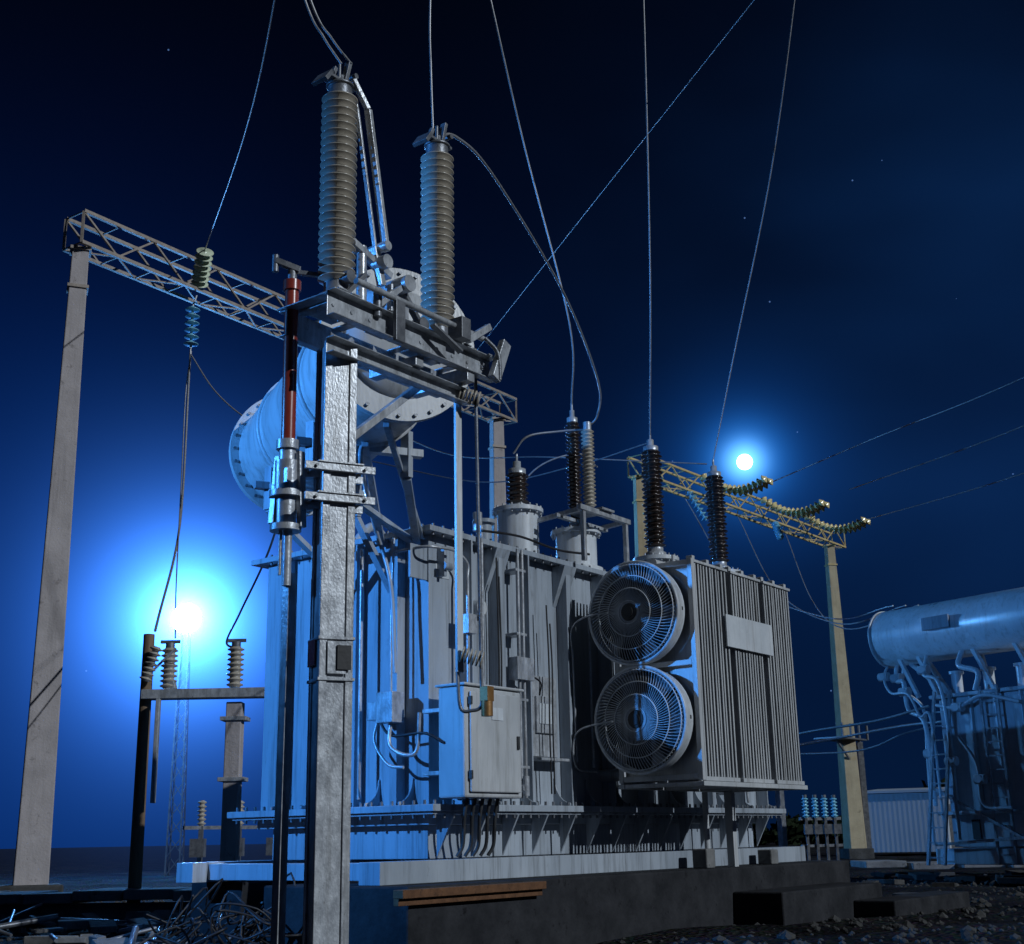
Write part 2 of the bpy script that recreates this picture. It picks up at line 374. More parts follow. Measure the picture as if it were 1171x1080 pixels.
for i in range(28):
    a_=i*2*math.pi/28; d=side*math.cos(a_)+Vector((0,0,1))*math.sin(a_)
    p.cyl(K+d*.645-ax*.06,K+d*.645+ax*.06,.017,n=6); p.cyl(F+d*.645-ax*.06,F+d*.645+ax*.07,.017,n=6)
p.done()
p=Part('conservator_supports',M['paint'],T,.004)
for t in(.3,.75):
    c0=K+ax*Lc*t
    for sgn in(-1,1):
        q=c0+side*sgn*.45-Vector((0,0,.42)); p.bar(q,(q.x,q.y,4.2),.10,.06)
        p.bar((q.x,q.y,4.2),(max(.1,q.x+.6) if t>.5 else .05,max(.2,q.y),3.4 if t>.5 else 3.95),.08,.05)
    p.bar(c0+side*.6-Vector((0,0,.62)),c0-side*.6-Vector((0,0,.62)),.09,.07)
p.bar((-.05,.05,4.0),K+ax*.3+Vector((0,0,-.62)),.05); 
p.bar((-.05,.6,4.0),K+ax*.9+Vector((0,0,-.62)),.06)
p.tube([K+ax*1.2-Vector((0,0,.6)),K+ax*1.2-Vector((0,0,.95)),(-.35,.9,3.95),(-.2,1.0,3.9),(.2,1.0,4.3),(.5,1.0,4.12)],.05,n=12)
p.tube([K+ax*1.0-Vector((0,0,.6)),K+ax*1.0-Vector((0,0,.8)),(-.5,.3,4.1),(-.3,.25,3.5),(-.28,.2,2.6)],.022,n=8)
p.bar(F+side*.5+Vector((0,0,.55)),F+side*.62+Vector((0,0,.72)),.12,.03)
p.done()

# ------------------------------------------------------------------ plinth
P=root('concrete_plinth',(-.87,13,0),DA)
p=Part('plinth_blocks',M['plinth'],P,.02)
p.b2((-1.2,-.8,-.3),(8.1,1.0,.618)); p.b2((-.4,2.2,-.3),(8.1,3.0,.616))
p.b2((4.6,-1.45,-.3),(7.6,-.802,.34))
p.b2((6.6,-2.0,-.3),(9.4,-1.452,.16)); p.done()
p=Part('jacking_block',M['slab'],P,.015)
p.b2((4.1,-.76,.62),(4.3,-.56,.84)); p.b2((5.9,-.7,.62),(6.1,-.5,.8)); p.done()
R=root('rail_beam',(-.87,13,0),DA)
p=Part('steel_rail',M['rust'],R,.006); p.b2((-1.4,-.92,.53),(.65,-.805,.60)); p.b2((-1.4,-.87,.47),(.65,-.81,.528)); p.done()

# ------------------------------------------------------------------ disconnect switch on steel column
S=root('disconnect_switch',(-1.14,8.0,0),DA)
CR=Matrix.Rotation(math.radians(-28),3,'Z')
p=Part('support_column',M['galv'],S,.004)
def cbox(a,b):
    c=Vector([(a[i]+b[i])/2 for i in range(3)]); c2=CR@c
    p.box(c2,[abs(b[i]-a[i]) for i in range(3)],CR)
w=.108
cbox((-w+.012,-w+.012,-.3),(w-.012,w-.012,4.13))
for sx in(-1,1):
    for sy in(-1,1):
        cbox((sx*w,sy*w,-.3),(sx*(w-.05),sy*(w-.011),4.14)); cbox((sx*w,sy*(w-.0115),-.3),(sx*(w-.011),sy*(w-.05),4.14))
p.done()
p=Part('column_brackets',M['galv'],S,.003)
for z in(3.08,3.28):
    for sy in(-1,1): 
        p.box(CR@Vector((0,sy*(w+.016),z)),(.46,.03,.05),CR)
        for dx in(-.16,.16): p.cyl(CR@Vector((dx,-w-.05,z)),CR@Vector((dx,w+.05,z)),.011,n=6)
    p.box(CR@Vector((0,0,z+.03)),(.30,.30,.012),CR)
for z in(1.95,2.2): p.box(CR@Vector((0,0,z)),(.235,.235,.02),CR)
p.box(CR@Vector((0,-w-.008,2.08)),(.12,.012,.2),CR)
p.done()
p=Part('warning_band',M['red'],S,.003); p.box(CR@Vector((-w-.008,.02,2.12)),(.012,.15,.16),CR); p.done()
p=Part('number_plate',M['black'],S,.002); p.box(CR@Vector((w*.4,-w-.022,2.08)),(.09,.01,.15),CR); p.done()
p=Part('platform_frame',M['galv'],S,.004)
def chan(y,z0,z1,x0,x1,out):
    p.b2((x0,y-.004,z0),(x1,y+.004,z1)); e=out*.07
    p.b2((x0,min(y+out*.0045,y+e),z0),(x1,max(y+out*.0045,y+e),z0+.009)); p.b2((x0,min(y+out*.0045,y+e),z1-.009),(x1,max(y+out*.0045,y+e),z1))
chan(-.20,4.22,4.40,-.30,1.38,-1); chan(.24,4.22,4.40,-.24,1.38,1)
chan(-.10,4.02,4.13,-.2,1.2,-1)
for x in(-.22,-.1,.25,.8,1.05,1.33): p.b2((x-.04,-.27,4.405),(x+.04,.31,4.415))
for x in(0,1.05):
    p.b2((x-.18,-.20,4.42),(x+.18,.24,4.435)); p.b2((x-.15,-.09,4.44),(x+.15,.13,4.47))
    for dx in(-.1,.1):
        for dy in(-.07,.09): p.cyl((x+dx,dy,4.38),(x+dx,dy,4.50),.012,n=6)
p.bar((.08,0,3.5),(.95,0,4.2),.06,.05)
p.bar((1.1,-.25,4.2),(1.1,.3,4.2),.08,.1); p.bar((.6,-.2,4.17),(.6,.24,4.17),.08,.07)
p.bar((1.28,-.32,4.2),(1.42,-.32,4.52),.05,.09); p.bar((1.0,-.3,4.42),(1.25,-.3,4.60),.05,.05)
p.b2((.42,-.10,4.42),(.60,.16,4.72)); p.cyl((.5,-.2,4.72),(.5,.25,4.72),.06); p.bar((.2,-.15,4.45),(.5,-.15,4.72),.04); p.cyl((-.12,-.28,4.5),(1.2,-.28,4.5),.022)
p.cyl((.22,.0,4.5),(.22,.0,4.95),.035); p.cyl((.3,.05,4.44),(.3,.05,4.9),.02); p.bar((.1,0,4.95),(.5,0,4.82),.07,.05); p.cyl((.36,.0,4.86),(.36,-.12,4.86),.05)
for i in range(10):
    x=-.25+.17*i; p.cyl((x,-.213,4.31),(x,-.19,4.31),.014,n=6)
p.done()
p=Part('drive_linkage',M['galvd'],S,.003)
p.bar((-.05,-.05,4.44),(.2,-.05,4.72),.05,.03); p.cyl((.0,-.12,4.62),(.0,.1,4.62),.045); p.bar((.5,-.1,4.72),(.72,-.1,4.5),.05,.03); p.cyl((.72,-.14,4.5),(.72,.2,4.5),.05)
p.tube([(.3,-.12,4.5),(.36,-.15,4.62),(.44,-.14,4.58),(.5,-.12,4.5)],.018); p.bar((.62,-.3,4.42),(.9,-.32,4.30),.05,.02)
p.cyl((.15,-.22,4.35),(.15,-.22,4.55),.03); p.b2((.88,-.35,4.40),(.98,-.22,4.56)); p.b2((.25,-.30,4.20),(.34,-.27,4.50))
p.tube([(1.2,-.3,4.5),(1.3,-.34,4.4),(1.32,-.34,4.2)],.016)
p.done()
ins=Part('post_insulators',M['porc'],S)
for x in(0,1.05):
    ins.lathe((x,.02,4.60),(0,0,1),sheds(.076,.127,1.42,25,.0),36)
ins.done()
p=Part('insulator_caps',M['galvd'],S,.003)
for x in(0,1.05):
    p.lathe((x,.02,4.47),(0,0,1),[(.13,0),(.13,.03),(.085,.06),(.085,.13)],24)
    p.lathe((x,.02,6.02),(0,0,1),[(.085,0),(.085,.07),(.1,.075),(.1,.09),(.05,.1),(.04,.16)],24)
    p.b2((x-.16,-.03,6.112),(x+.12,.07,6.135))
    p.bar((x-.16,0,6.12),(x-.22,0,6.03),.14,.03); p.bar((x,-.02,6.13),(x+.04,-.02,6.30),.05,.03); p.cyl((x-.05,-.02,6.13),(x-.05,-.02,6.24),.012,n=8)
    p.bar((x-.07,.05,6.13),(x-.02,.05,6.26),.03); p.cyl((x+.08,-.06,6.2),(x+.08,.08,6.2),.02)
p.done()
p=Part('disconnect_blade',M['galv'],S,.004)
p.bar((.06,-.05,6.16),(.16,-.10,5.95),.05,.03); p.bar((.16,-.10,5.95),(.38,-.08,4.95),.05,.035); p.bar((.10,-.04,6.0),(.33,-.02,4.98),.03,.02)
p.bar((.33,-.02,4.98),(.38,-.04,4.7),.05); p.cyl((.36,-.12,4.98),(.36,.05,4.98),.035)
p.done()
def sl(x,y,z):
    v=Ti@(Vector((x,y,z))-Vector((-1.14,8,0))); return (v.x,v.y,v.z)
p=Part('operating_rod',M['red'],S); p.cyl(sl(-1.445,8,3.50),sl(-1.45,8,4.62),.046,n=20); p.cyl(sl(-1.45,8,4.55),sl(-1.45,8,4.62),.06,n=20); p.done()
p=Part('rod_linkage',M['galvd'],S,.003)
p.cyl(sl(-1.45,8,4.62),sl(-1.45,8,4.70),.03); p.bar(sl(-1.56,7.97,4.76),sl(-1.40,8.0,4.70),.05,.04); p.bar(sl(-1.45,8,4.69),sl(-1.12,8.05,4.66),.035,.03); p.cyl(sl(-1.56,7.97,4.68),sl(-1.56,7.97,4.80),.022)
p.done()
p=Part('rod_bearing',M['galv'],S,.004)
for z0,z1,r in((3.44,3.50,.075),(3.36,3.44,.055),(3.16,3.36,.08),(3.12,3.16,.11),(2.94,3.12,.065),(2.90,2.94,.10)):
    p.cyl(sl(-1.445,8,z0),sl(-1.445,8,z1),r,n=20)
p.bar(sl(-1.50,8,3.40),sl(-1.53,8,2.95),.05,.04); p.bar(sl(-1.36,7.98,3.42),sl(-1.34,7.98,2.92),.04,.05); p.b2(*[Vector(sl(-1.44,8,z))+Vector((d_,d_,0)) for z,d_ in((3.2,-.07),(3.3,.07))])
p.bar(sl(-1.43,8,3.28),sl(-1.12,8,3.28),.05,.06); p.bar(sl(-1.43,8,3.06),sl(-1.12,8,3.06),.05,.05)
p.cyl(sl(-1.475,8,2.62),sl(-1.475,8,2.92),.012); p.cyl(sl(-1.43,8,2.55),sl(-1.43,8,2.9),.028)
p.done()
p=Part('square_drive_tube',M['galv'],S,.004); p.bar(sl(-1.43,8.05,-.3),sl(-1.42,8.05,2.64),.062); p.done()
p=Part('drive_bar',M['white'],S,.003)
p.bar(sl(-.385,8.9,2.10),sl(-.385,8.9,4.26),.022,.065,up=(1,0,0)); p.done()
p=Part('drive_bar_fittings',M['galvd'],S,.002)
p.cyl(sl(-.255,8.9,4.46),sl(-.235,8.9,2.0),.013,n=10)
p.bar(sl(-.29,8.9,4.46),sl(-.255,8.9,4.46),.02); p.bar(sl(-.42,8.9,4.27),sl(-.20,8.9,4.32),.03); p.tube([sl(-.235,8.9,2.0),sl(-.24,8.9,1.87),sl(-.30,8.9,1.84),sl(-.38,8.9,1.86),sl(-.40,8.9,2.1)],.012)
p.done()
p=Part('terminal_blocks',M['copper'],S,.003)
p.b2(*[Vector(sl(-.20,8.9,z))+Vector((d_,d_,0)) for z,d_ in((1.90,-.035),(2.0,.035))]); p.cyl(sl(-.20,8.9,1.80),sl(-.20,8.9,1.90),.04); p.done()
p=Part('return_springs',M['porc'],S)
for z in(2.22,4.10):
    for i in range(6): p.lathe(Vector(sl(-.37+.026*i,8.85,z-.008*i)),Ti@Vector((1,0,-.3)),[(.02,0),(.055,.004),(.055,.014),(.02,.018)],16)
p.done()

# ------------------------------------------------------------------ gantries
def gantry(name,A,B,mpole,mbeam,zt=13.0,sb=.55,st=.30,h=.70,wd=.6,over=.6,start_over=.2,prot=.3):
    G=root(name)
    A=Vector((*A,0));B=Vector((*B,0)); d=(B-A).normalized(); n=Vector((-d.y,d.x,0))
    Rp=Matrix.Rotation(prot,3,'Z')
    for nm,Q in(('pole',A),('pole',B)):
        p=Part(nm,mpole,G,.02); vs=[]
        for z,s_ in((-.3,sb),(zt,st)):
            for i,j in((-1,-1),(1,-1),(1,1),(-1,1)):
                vs.append(Q+Rp@Vector((i*s_/2,j*s_/2,z)))
        p.add(vs,[(3,2,1,0),(4,5,6,7),(0,1,5,4),(1,2,6,5),(2,3,7,6),(3,0,4,7)])
        p.done()
        p=Part('pole_footing',M['dslab'],G,.03); p.box(Q+Vector((0,0,.1)),(1.1,1.1,.5),Rp); p.done()
        p=Part('pole_band',mbeam,G,.004)
        for z in(zt-.05,zt-.9): p.box(Q+Vector((0,0,z)),(st+.09,st+.09,.07),Rp)
        p.done()
    p=Part('lattice_beam',mbeam,G)
    L=(B-A).length; s0=-start_over; s1=L+over
    for j in(-1,1):
        for k in(0,1):
            z=zt+.02+k*h
            p.angle(A+d*s0+n*j*wd/2+Vector((0,0,z)),A+d*s1+n*j*wd/2+Vector((0,0,z)),.075,.014)
    m=int((s1-s0)/.9); st_=(s1-s0)/m
    for i in range(m+1):
        a=s0+i*st_
        if i in(0,m) :
            for j in(-1,1): p.bar(A+d*a+n*j*wd/2+Vector((0,0,zt)),A+d*a+n*j*wd/2+Vector((0,0,zt+h)),.05)
        for k in(0,1): p.bar(A+d*a-n*wd/2+Vector((0,0,zt+k*h)),A+d*a+n*wd/2+Vector((0,0,zt+k*h)),.03)
        if i<m:
            for j in(-1,1):
                za,zb=(zt,zt+h) if i%2 else (zt+h,zt)
                p.bar(A+d*a+n*j*wd/2+Vector((0,0,za)),A+d*(a+st_)+n*j*wd/2+Vector((0,0,zb)),.04)
            q=1 if i%2 else -1
            p.bar(A+d*a-n*q*wd/2+Vector((0,0,zt)),A+d*(a+st_)+n*q*wd/2+Vector((0,0,zt)),.03)
    p.done()
    return G,A,d,n
G1,A1,d1,n1=gantry('switchyard_gantry',(-8.92,24.7),(-.43,36.6),M['conc'],M['latt'],sb=.62,st=.33,prot=.38)
G2,A2,d2,n2=gantry('switchyard_gantry',(4.4,43.3),(13.7,55.),M['concY'],M['ochre'],sb=.72,st=.34,over=1.0,prot=.2)
def discs(name,parent,a,b,n,r,m):
    p=Part(name,m,parent); a=Vector(a);b=Vector(b);ax_=(b-a);L=ax_.length;u=ax_.normalized()
    for i in range(n):
        p.lathe(a+u*(L*i/n),u,[(.03,0),(.05,L/n*.15),(r*.8,L/n*.4),(r,L/n*.52),(r*.9,L/n*.6),(.03,L/n*.66),(.03,L/n)],18)
    p.done()
discs('glass_insulator_string',G1,(-7.17,27.2,12.75),(-7.17,27.2,11.75),6,.17,M['bglass'])
discs('strain_insulator_string',G1,(-7.0,27.0,13.15),(-6.72,26.3,13.72),7,.2,M['glass'])
p=Part('string_links',M['galv'],G1); p.cyl((-7.17,27.2,12.75),(-7.12,27.3,13.05),.02); p.cyl((-7.17,27.2,11.75),(-7.17,27.2,11.6),.02); p.done()
ev=Vector((.8,-.6,0))
for s_ in(3.8,8.4,12.2):
    base=A2+d2*s_-n2*.3+Vector((0,0,13.78))
    pts=[base+ev*(t*2.6)+Vector((0,0,-.55*t+.5*(2*t-1)**2-.5)) for t in[i/13 for i in range(14)]]
    for off in(0,.45):
        p=Part('insulator_row',M['yglass'],G2)
        for i in range(13):
            q=pts[i]+d2*off; q2=pts[i+1]+d2*off; u=q2-q; l=u.length
            p.lathe(q,u,[(.03,0),(.13,l*.3),(.17,l*.5),(.13,l*.6),(.03,l)],14)
        p.done()
discs('hanging_insulator_string',G2,A2+d2*2.6-n2*.4+Vector((0,0,12.9)),A2+d2*2.9-n2*.9+Vector((0,0,11.8)),7,.15,M['bglass'])
discs('hanging_insulator_string',G2,A2+d2*9.2-n2*.4+Vector((0,0,12.9)),A2+d2*8.6-n2*.9+Vector((0,0,12.1)),6,.15,M['bglass'])
p=Part('pole_platform',M['galvd'],G2); B2=Vector((13.7,55,0))
p.box(B2+Vector((-.3,-.3,4.7)),(2.6,1.2,.06),Matrix.Rotation(DA,3,'Z'))
for k in(-1.2,-.4,.4,1.2): p.cyl(B2+d2*k+Vector((.3,-.4,4.7)),B2+d2*k+Vector((.3,-.4,5.3)),.05)
for k in(-1.2,1.2): p.bar(B2+d2*k+Vector((0,-.3,4.7)),B2+Vector((0,-.3,3.9)),.07)
p.bar(B2+Vector((.6,.2,-.2)),B2+Vector((.6,.2,4.6)),.22)
p.done()

# ------------------------------------------------------------------ overhead conductors
def wire(name,pts,r,m='wire'):
    p=Part(name,M[m]); p.tube(pts,r,n=6,sub=10); p.done()
wire('overhead_conductor',[(.77,15.52,6.25),(.75,15,7.15),(.235,14.3,9.2),(-.15,13.5,10.76),(-.6,13,13)],.012)
wire('overhead_conductor',[(1.91,17.04,6.3),(1.91,16,8.43),(1.886,15,11.8),(1.85,14.6,13.5)],.012)
wire('overhead_conductor',[(2.99,18.48,6.35),(3.34,18,7.91),(3.85,17,10.24),(4.17,16,12.47),(4.5,15.2,15)],.012)
wire('jumper_cable',[(-.55,8.9,6.2),(-.40,9.4,6.50),(-.10,10.5,6.72),(.60,13,6.68),(1.06,14.8,6.32),(1.07,15.2,6.02),(.94,15.3,5.88)],.014)
wire('jumper_cable',[(.94,15.3,5.86),(.6,15.3,5.84),(.2,15.2,5.75),(.02,15.25,5.55)],.014)
wire('overhead_conductor',[(-1.15,8,6.28),(-1.28,8,6.5),(-1.42,8,6.81),(-1.75,7.8,7.9)],.009)
wire('overhead_conductor',[(-1.08,8,6.28),(-1.22,8.03,6.5),(-1.38,8,6.81),(-1.70,7.8,7.9)],.009)
wire('overhead_conductor',[(-.56,8.9,6.28),(-.575,8.9,6.8),(-.58,8.9,7.44),(-.5,8.6,9)],.009)
wire('overhead_conductor',[(-6.72,26.3,13.74),(-4.52,20,12.9),(-3.28,16,12.64),(-2.2,12,12.6)],.015)
wire('drop_conductor',[(-7.17,27.2,11.6),(-7.12,27,10.8),(-6.62,25,7.12),(-5.62,20.1,4.22)],.024)
wire('drop_conductor',[(-7.15,27.2,11.65),(-7.2,27.1,10.6),(-6.9,26,8.2),(-6.1,23,5.6),(-5.3,20.1,4.1)],.014)
wire('drop_conductor',[(-7.17,27.2,11.6),(-6.4,26.6,10.45),(-5.43,26,9.53),(-3.5,24,8.0)],.016)
wire('drop_conductor',[(-4.31,20,3.9),(-4.45,19.9,4.0),(-4.1,19.2,4.35),(-3.44,18,5.12),(-2.9,16.5,6)],.018)
wire('ground_wire',[(-.91,34,14.2),(3.15,14,11.05),(3.96,10,10.4)],.009)
wire('ground_wire',[(9.6,50,14.2),(13.2,45,14.75),(16.8,40,15.2),(24,31,17)],.022)
wire('ground_wire',[(14,52,14.68),(16.6,40,13.55),(19,29,13.2)],.022)
wire('ground_wire',[(14.4,54,13.66),(17.2,42,12.5),(20,30,12)],.022)
for k in range(3):
    wire('drop_conductor',[(6.2+2.4*k,45+3*k,12.6),(7.0+1.6*k,40+2*k,8.7),(8.0+.5*k,33+k,6.3),(8.9+.3*k,30.2,6.1)],.018)
wire('drop_conductor',[(1.2,17.5,6.0),(.9,17,6.05),(.3,16.9,5.8),(-.2,17,5.1)],.012)
wire('drop_conductor',[(-2.6,22,7.5),(-.5,20,6.5),(.9,18.5,6.3),(1.9,17.2,6.25)],.010)
wire('drop_conductor',[(-3.2,24,9.2),(-1.2,22,7.6),(.6,19,6.6),(2.9,18.5,6.3)],.010)

# ------------------------------------------------------------------ small post insulator stand (left)
Q=root('post_insulator_stand')
p=Part('timber_pole',M['wood'],Q,.01); p.lathe((-5.68,20,-.2),(0,0,1),[(.10,0),(.085,4.35)],14); p.done()
p=Part('concrete_post',M['conc'],Q,.015); p.b2((-4.42,19.9,-.2),(-4.18,20.14,3.08)); p.b2((-4.52,19.84,-.2),(-4.08,20.22,.55)); p.done()
p=Part('cross_beam',M['galv'],Q,.006); p.b2((-5.70,19.80,3.14),(-3.62,19.90,3.28)); p.b2((-5.70,20.0,3.14),(-3.62,20.1,3.27))
p.bar((-5.42,19.78,1.6),(-5.42,19.78,3.13),.10,.06); p.bar((-5.28,19.95,3.28),(-5.32,19.95,3.42),.16); p.b2((-4.5,19.87,1.9),(-4.1,20.2,1.96)); p.b2((-4.5,19.87,2.8),(-4.1,20.2,2.86))
p.bar((-5.6,19.8,3.5),(-5.2,19.8,3.9),.05,.03); p.done()
p=Part('small_post_insulators',M['porc'],Q)
for x in(-5.33,-4.31): p.lathe((x,19.95,3.30),(0,0,1),sheds(.08,.13,.62,8),20)
p.lathe((-5.65,19.8,3.4),(.3,0,1),sheds(.05,.1,.55,7),18)
p.done()
p=Part('insulator_terminals',M['galvd'],Q)
for x in(-5.33,-4.31): p.cyl((x,19.95,3.92),(x,19.95,4.0),.07); p.bar((x-.15,19.95,4.02),(x+.15,19.95,4.02),.05)
p.done()
p=Part('cable_tangle',M['black'])
for i in range(15):
    cx,cy=-2.65+random.uniform(-.45,.4),11.8+random.uniform(-.6,.8); pts=[]
    for k in range(8): pts.append((cx+random.uniform(-.32,.32),cy+random.uniform(-.4,.4),abs(random.gauss(.16,.20))+.02))
    p.tube(pts,.011,n=5,sub=5)
p.done()

# ------------------------------------------------------------------ lattice mast + floodlight (lit)
Fm=root('added_floodlight_mast',(-11.5,45,0))
p=Part('mast_lattice',M['dark'],Fm)
w=.24
for i,j in((-1,-1),(1,-1),(1,1),(-1,1)): p.bar((i*w,j*w,0),(i*w*.5,j*w*.5,8.4),.05)
for k in range(14):
    z=k*.6; a=w*(1-.5*z/8.4); z2=z+.6; a2=w*(1-.5*z2/8.4)
    for (i,j),(q,r) in(((-1,-1),(1,-1)),((1,-1),(1,1)),((1,1),(-1,1)),((-1,1),(-1,-1))):
        p.bar((i*a,j*a,z),(q*a2,r*a2,z2),.025)
p.b2((-.3,-.06,8.35),(.3,.06,8.43)); p.done()
p=Part('lamp_housing',M['dark'],Fm,.01); p.b2((-.36,.05,8.42),(.36,.30,8.86)); p.done()
p=Part('lamp_lens',emit('lamp_glow',(.85,.95,1.),80),Fm); p.lathe((0,-.02,8.62),(0,-1,0),[(.52,0),(.52,.03),(.36,.14),(.001,.2)],24); p.done()
l=D.lights.new('lamp_light','POINT'); l.energy=9000; l.color=(.10,.42,1); l.shadow_soft_size=.25
lo=D.objects.new('lamp_light',l); coll.objects.link(lo); lo.parent=Fm; lo.location=(0,-2.4,8.62)
m=D.materials.new('emissive_haze'); m.use_nodes=True; nt=m.node_tree; nt.nodes.clear(); Lk=nt.links  # lamp halo put in as a self-emitting volume, fading with distance
try: m.cycles.volume_step_rate=1.5
except Exception: pass
tc=N(nt,'ShaderNodeTexCoord'); ln=N(nt,'ShaderNodeVectorMath',operation='LENGTH'); Lk.new(tc.outputs['Object'],ln.inputs[0])
HR=14.0
def mt(op,a,b=None):
    n=N(nt,'ShaderNodeMath',operation=op)
    for i,v in enumerate((a,b)):
        if v is None: continue
        if isinstance(v,(int,float)): n.inputs[i].default_value=v
        else: Lk.new(v,n.inputs[i])
    return n.outputs[0]
r=ln.outputs['Value']; r2=mt('MULTIPLY',r,r)
fall=mt('DIVIDE',6.5,mt('ADD',mt('POWER',r,2.6),.35)); win=mt('SUBTRACT',1.0,mt('DIVIDE',r,HR)); win=mt('MAXIMUM',win,0.); win=mt('POWER',win,2.0)
stg=mt('MULTIPLY',fall,win)
em=N(nt,'ShaderNodeEmission'); em.inputs[0].default_value=(.05,.24,1,1); Lk.new(stg,em.inputs[1])
o=N(nt,'ShaderNodeOutputMaterial'); Lk.new(em.outputs[0],o.inputs['Volume'])
p=Part('emissive_haze',m,Fm); 
prof=[(HR*math.sin(math.pi*i/16)+1e-5,-HR*math.cos(math.pi*i/16)) for i in range(17)]
p.lathe((0,0,0),(0,0,1),prof,32,cap=False); ob=p.done(); ob.location=(0,-.1,8.62)

# added floodlight, unseen at left: stands in for blue light on end faces
F2=root('added_floodlight_mast',(-10.5,7.5,0))
p=Part('steel_pole',M['galvd'],F2); p.lathe((0,0,0),(0,0,1),[(.1,0),(.06,5.6)],16); p.b2((-.3,-.05,5.55),(.3,.05,5.62)); p.done()
p=Part('lamp_housing',M['galvd'],F2,.01); p.b2((-.32,-.2,5.63),(.0,.2,5.95)); p.done()
l=D.lights.new('added_flood_beam','SPOT'); l.energy=6800; l.color=(.065,.34,1); l.spot_size=math.radians(64); l.spot_blend=.7; l.shadow_soft_size=.08
lo=D.objects.new('added_flood_beam',l); coll.objects.link(lo); lo.parent=F2; lo.location=(.15,0,5.8)
lo.rotation_euler=(Vector((-.6,13,4.0))-Vector((-10.35,7.5,5.8))).to_track_quat('-Z','Y').to_euler()

# ------------------------------------------------------------------ second transformer
U=root('power_transformer',(8.6,30,0),-math.atan2(.8,.6))
p=Part('oil_conservator',M['white'],U)
p.lathe((0,0,5.27),(1,0,0),[(.001,-.13),(.3,-.11),(.5,-.05),(.64,0.0),(.64,6.5)],40)
for x in(.0,4.9): p.lathe((x,0,5.27),(1,0,0),[(.64,0),(.66,.005),(.66,.04),(.64,.045)],40,cap=False)
p.done()
p=Part('conservator_plate',M['paint'],U,.01); p.b2((1.5,-.71,5.22),(2.2,-.66,5.5)); p.done()
p=Part('tank',M['white'],U,.02); p.b2((1.5,-.35,.65),(6.5,2.2,3.75)); p.b2((1.35,-.5,3.75),(6.6,2.35,3.83)); p.b2((1.3,-.55,1.3),(6.6,2.4,1.38)); p.b2((1.2,-.6,.3),(6.6,2.4,.62))
for x in(1.7,2.3,2.9,3.5,4.1,4.7): p.b2((x,-.47,1.38),(x+.05,-.35,3.75))
for y in(.2,.9,1.6): p.b2((1.38,y,1.38),(1.5,y+.06,3.75))
p.done()
p=Part('pipework',M['white'],U)
for x in(.5,1.0,2.4,3.4):
    p.bar((x,.3,3.83) if x>1.4 else (1.6,.0,3.83),(x,.0,4.75),.12,.08); p.bar((x,-.3,4.85),(x+.5,-.35,3.83),.08)
p.tube([(.25,0,4.75),(.25,-.1,4.3),(.6,-.3,4.2),(.65,-.3,3.6),(1.2,-.5,3.2),(1.25,-.5,1.5)],.05,n=10)
p.tube([(.35,.1,4.7),(.3,.1,4.1),(.9,-.1,3.6),(1.1,-.4,2.6),(1.1,-.5,.7)],.035,n=10)
p.tube([(1.3,-.3,4.8),(1.3,-.5,4.3),(1.7,-.6,4.1),(1.9,-.7,3.2),(1.9,-.7,.8)],.04,n=10)
p.tube([(2.2,-.3,4.75),(2.2,-.5,4.4),(2.7,-.6,4.2),(2.6,-.6,3.83)],.06,n=10)
p.tube([(.1,0,4.8),(.0,-.2,4.4),(.3,-.4,4.0),(.9,-.6,3.9),(1.2,-.65,3.4),(1.5,-.7,3.3),(1.55,-.7,1.2)],.03,n=8)
p.tube([(1.6,-.6,3.6),(2.2,-.7,3.5),(2.8,-.65,3.7),(3.6,-.6,3.5)],.04,n=8); p.tube([(2.1,-.65,2.9),(2.5,-.7,2.3),(2.55,-.7,1.5),(3.2,-.7,1.4)],.035,n=8)
for x,y,z in((.6,-.3,4.0),(1.25,-.5,2.6),(1.9,-.7,2.4),(.27,-.1,4.35),(1.3,-.5,4.4),(2.2,-.7,3.5),(2.55,-.7,2.0),(.0,-.2,4.4)):
    p.cyl((x-.12,y,z),(x+.12,y,z),.10); p.cyl((x,y-.1,z),(x,y+.1,z),.08)
for x in(1.7,2.5,3.3): p.cyl((x,.1,3.83),(x,.1,4.3),.12); p.cyl((x,.1,4.3),(x,.1,4.36),.16)
p.done()
p=Part('ladder',M['galv'],U)
for x0 in(1.55,1.95): p.bar((x0-.2,-1.1,.3),(x0,-.55,3.9),.06)
for k in range(12):
    t=(k+.5)/12; p.bar((1.35+.2*t,-1.1+.55*t,.3+3.6*t),(1.75+.2*t,-1.1+.55*t,.3+3.6*t),.03)
for x0 in(2.7,3.1): p.bar((x0,-.6,.3),(x0,-.6,3.9),.05)
for k in range(12): p.bar((2.7,-.6,.5+.28*k),(3.1,-.6,.5+.28*k),.03)
p.bar((1.3,-.7,.7),(4.6,-.7,.9),.06); p.bar((1.3,-.68,1.9),(3.4,-.68,.8),.06)
p.done()
p=Part('recess_shade_plates',M['dark'],U,.01); p.b2((2.0,-.38,.8),(2.2,-.352,1.2)); p.b2((3.6,-.40,2.0),(4.0,-.352,2.8)); p.done()  # raised dark plates; the shade of recesses is put into their colour
p=Part('bushings',M['brownp'],U)
for x in(3.2,4.4,5.4): p.lathe((x,1.6,3.9),(0,0,1),sheds(.1,.17,.9,10),18)
p.done()
p=Part('bus_pipes',M['wire'],U)
p.tube([(-4.2,-.6,3.1),(-2,-.6,3.3),(0,-.6,3.4),(1.4,-.6,3.6)],.03); p.tube([(-4.2,.2,3.0),(-2,.2,3.15),(0,.2,3.3),(1.4,.0,3.3)],.03); p.tube([(-4.2,-.2,2.9),(-1,-.2,2.8),(.4,-.2,3.1),(1.3,-.2,3.2)],.02)
p.done()
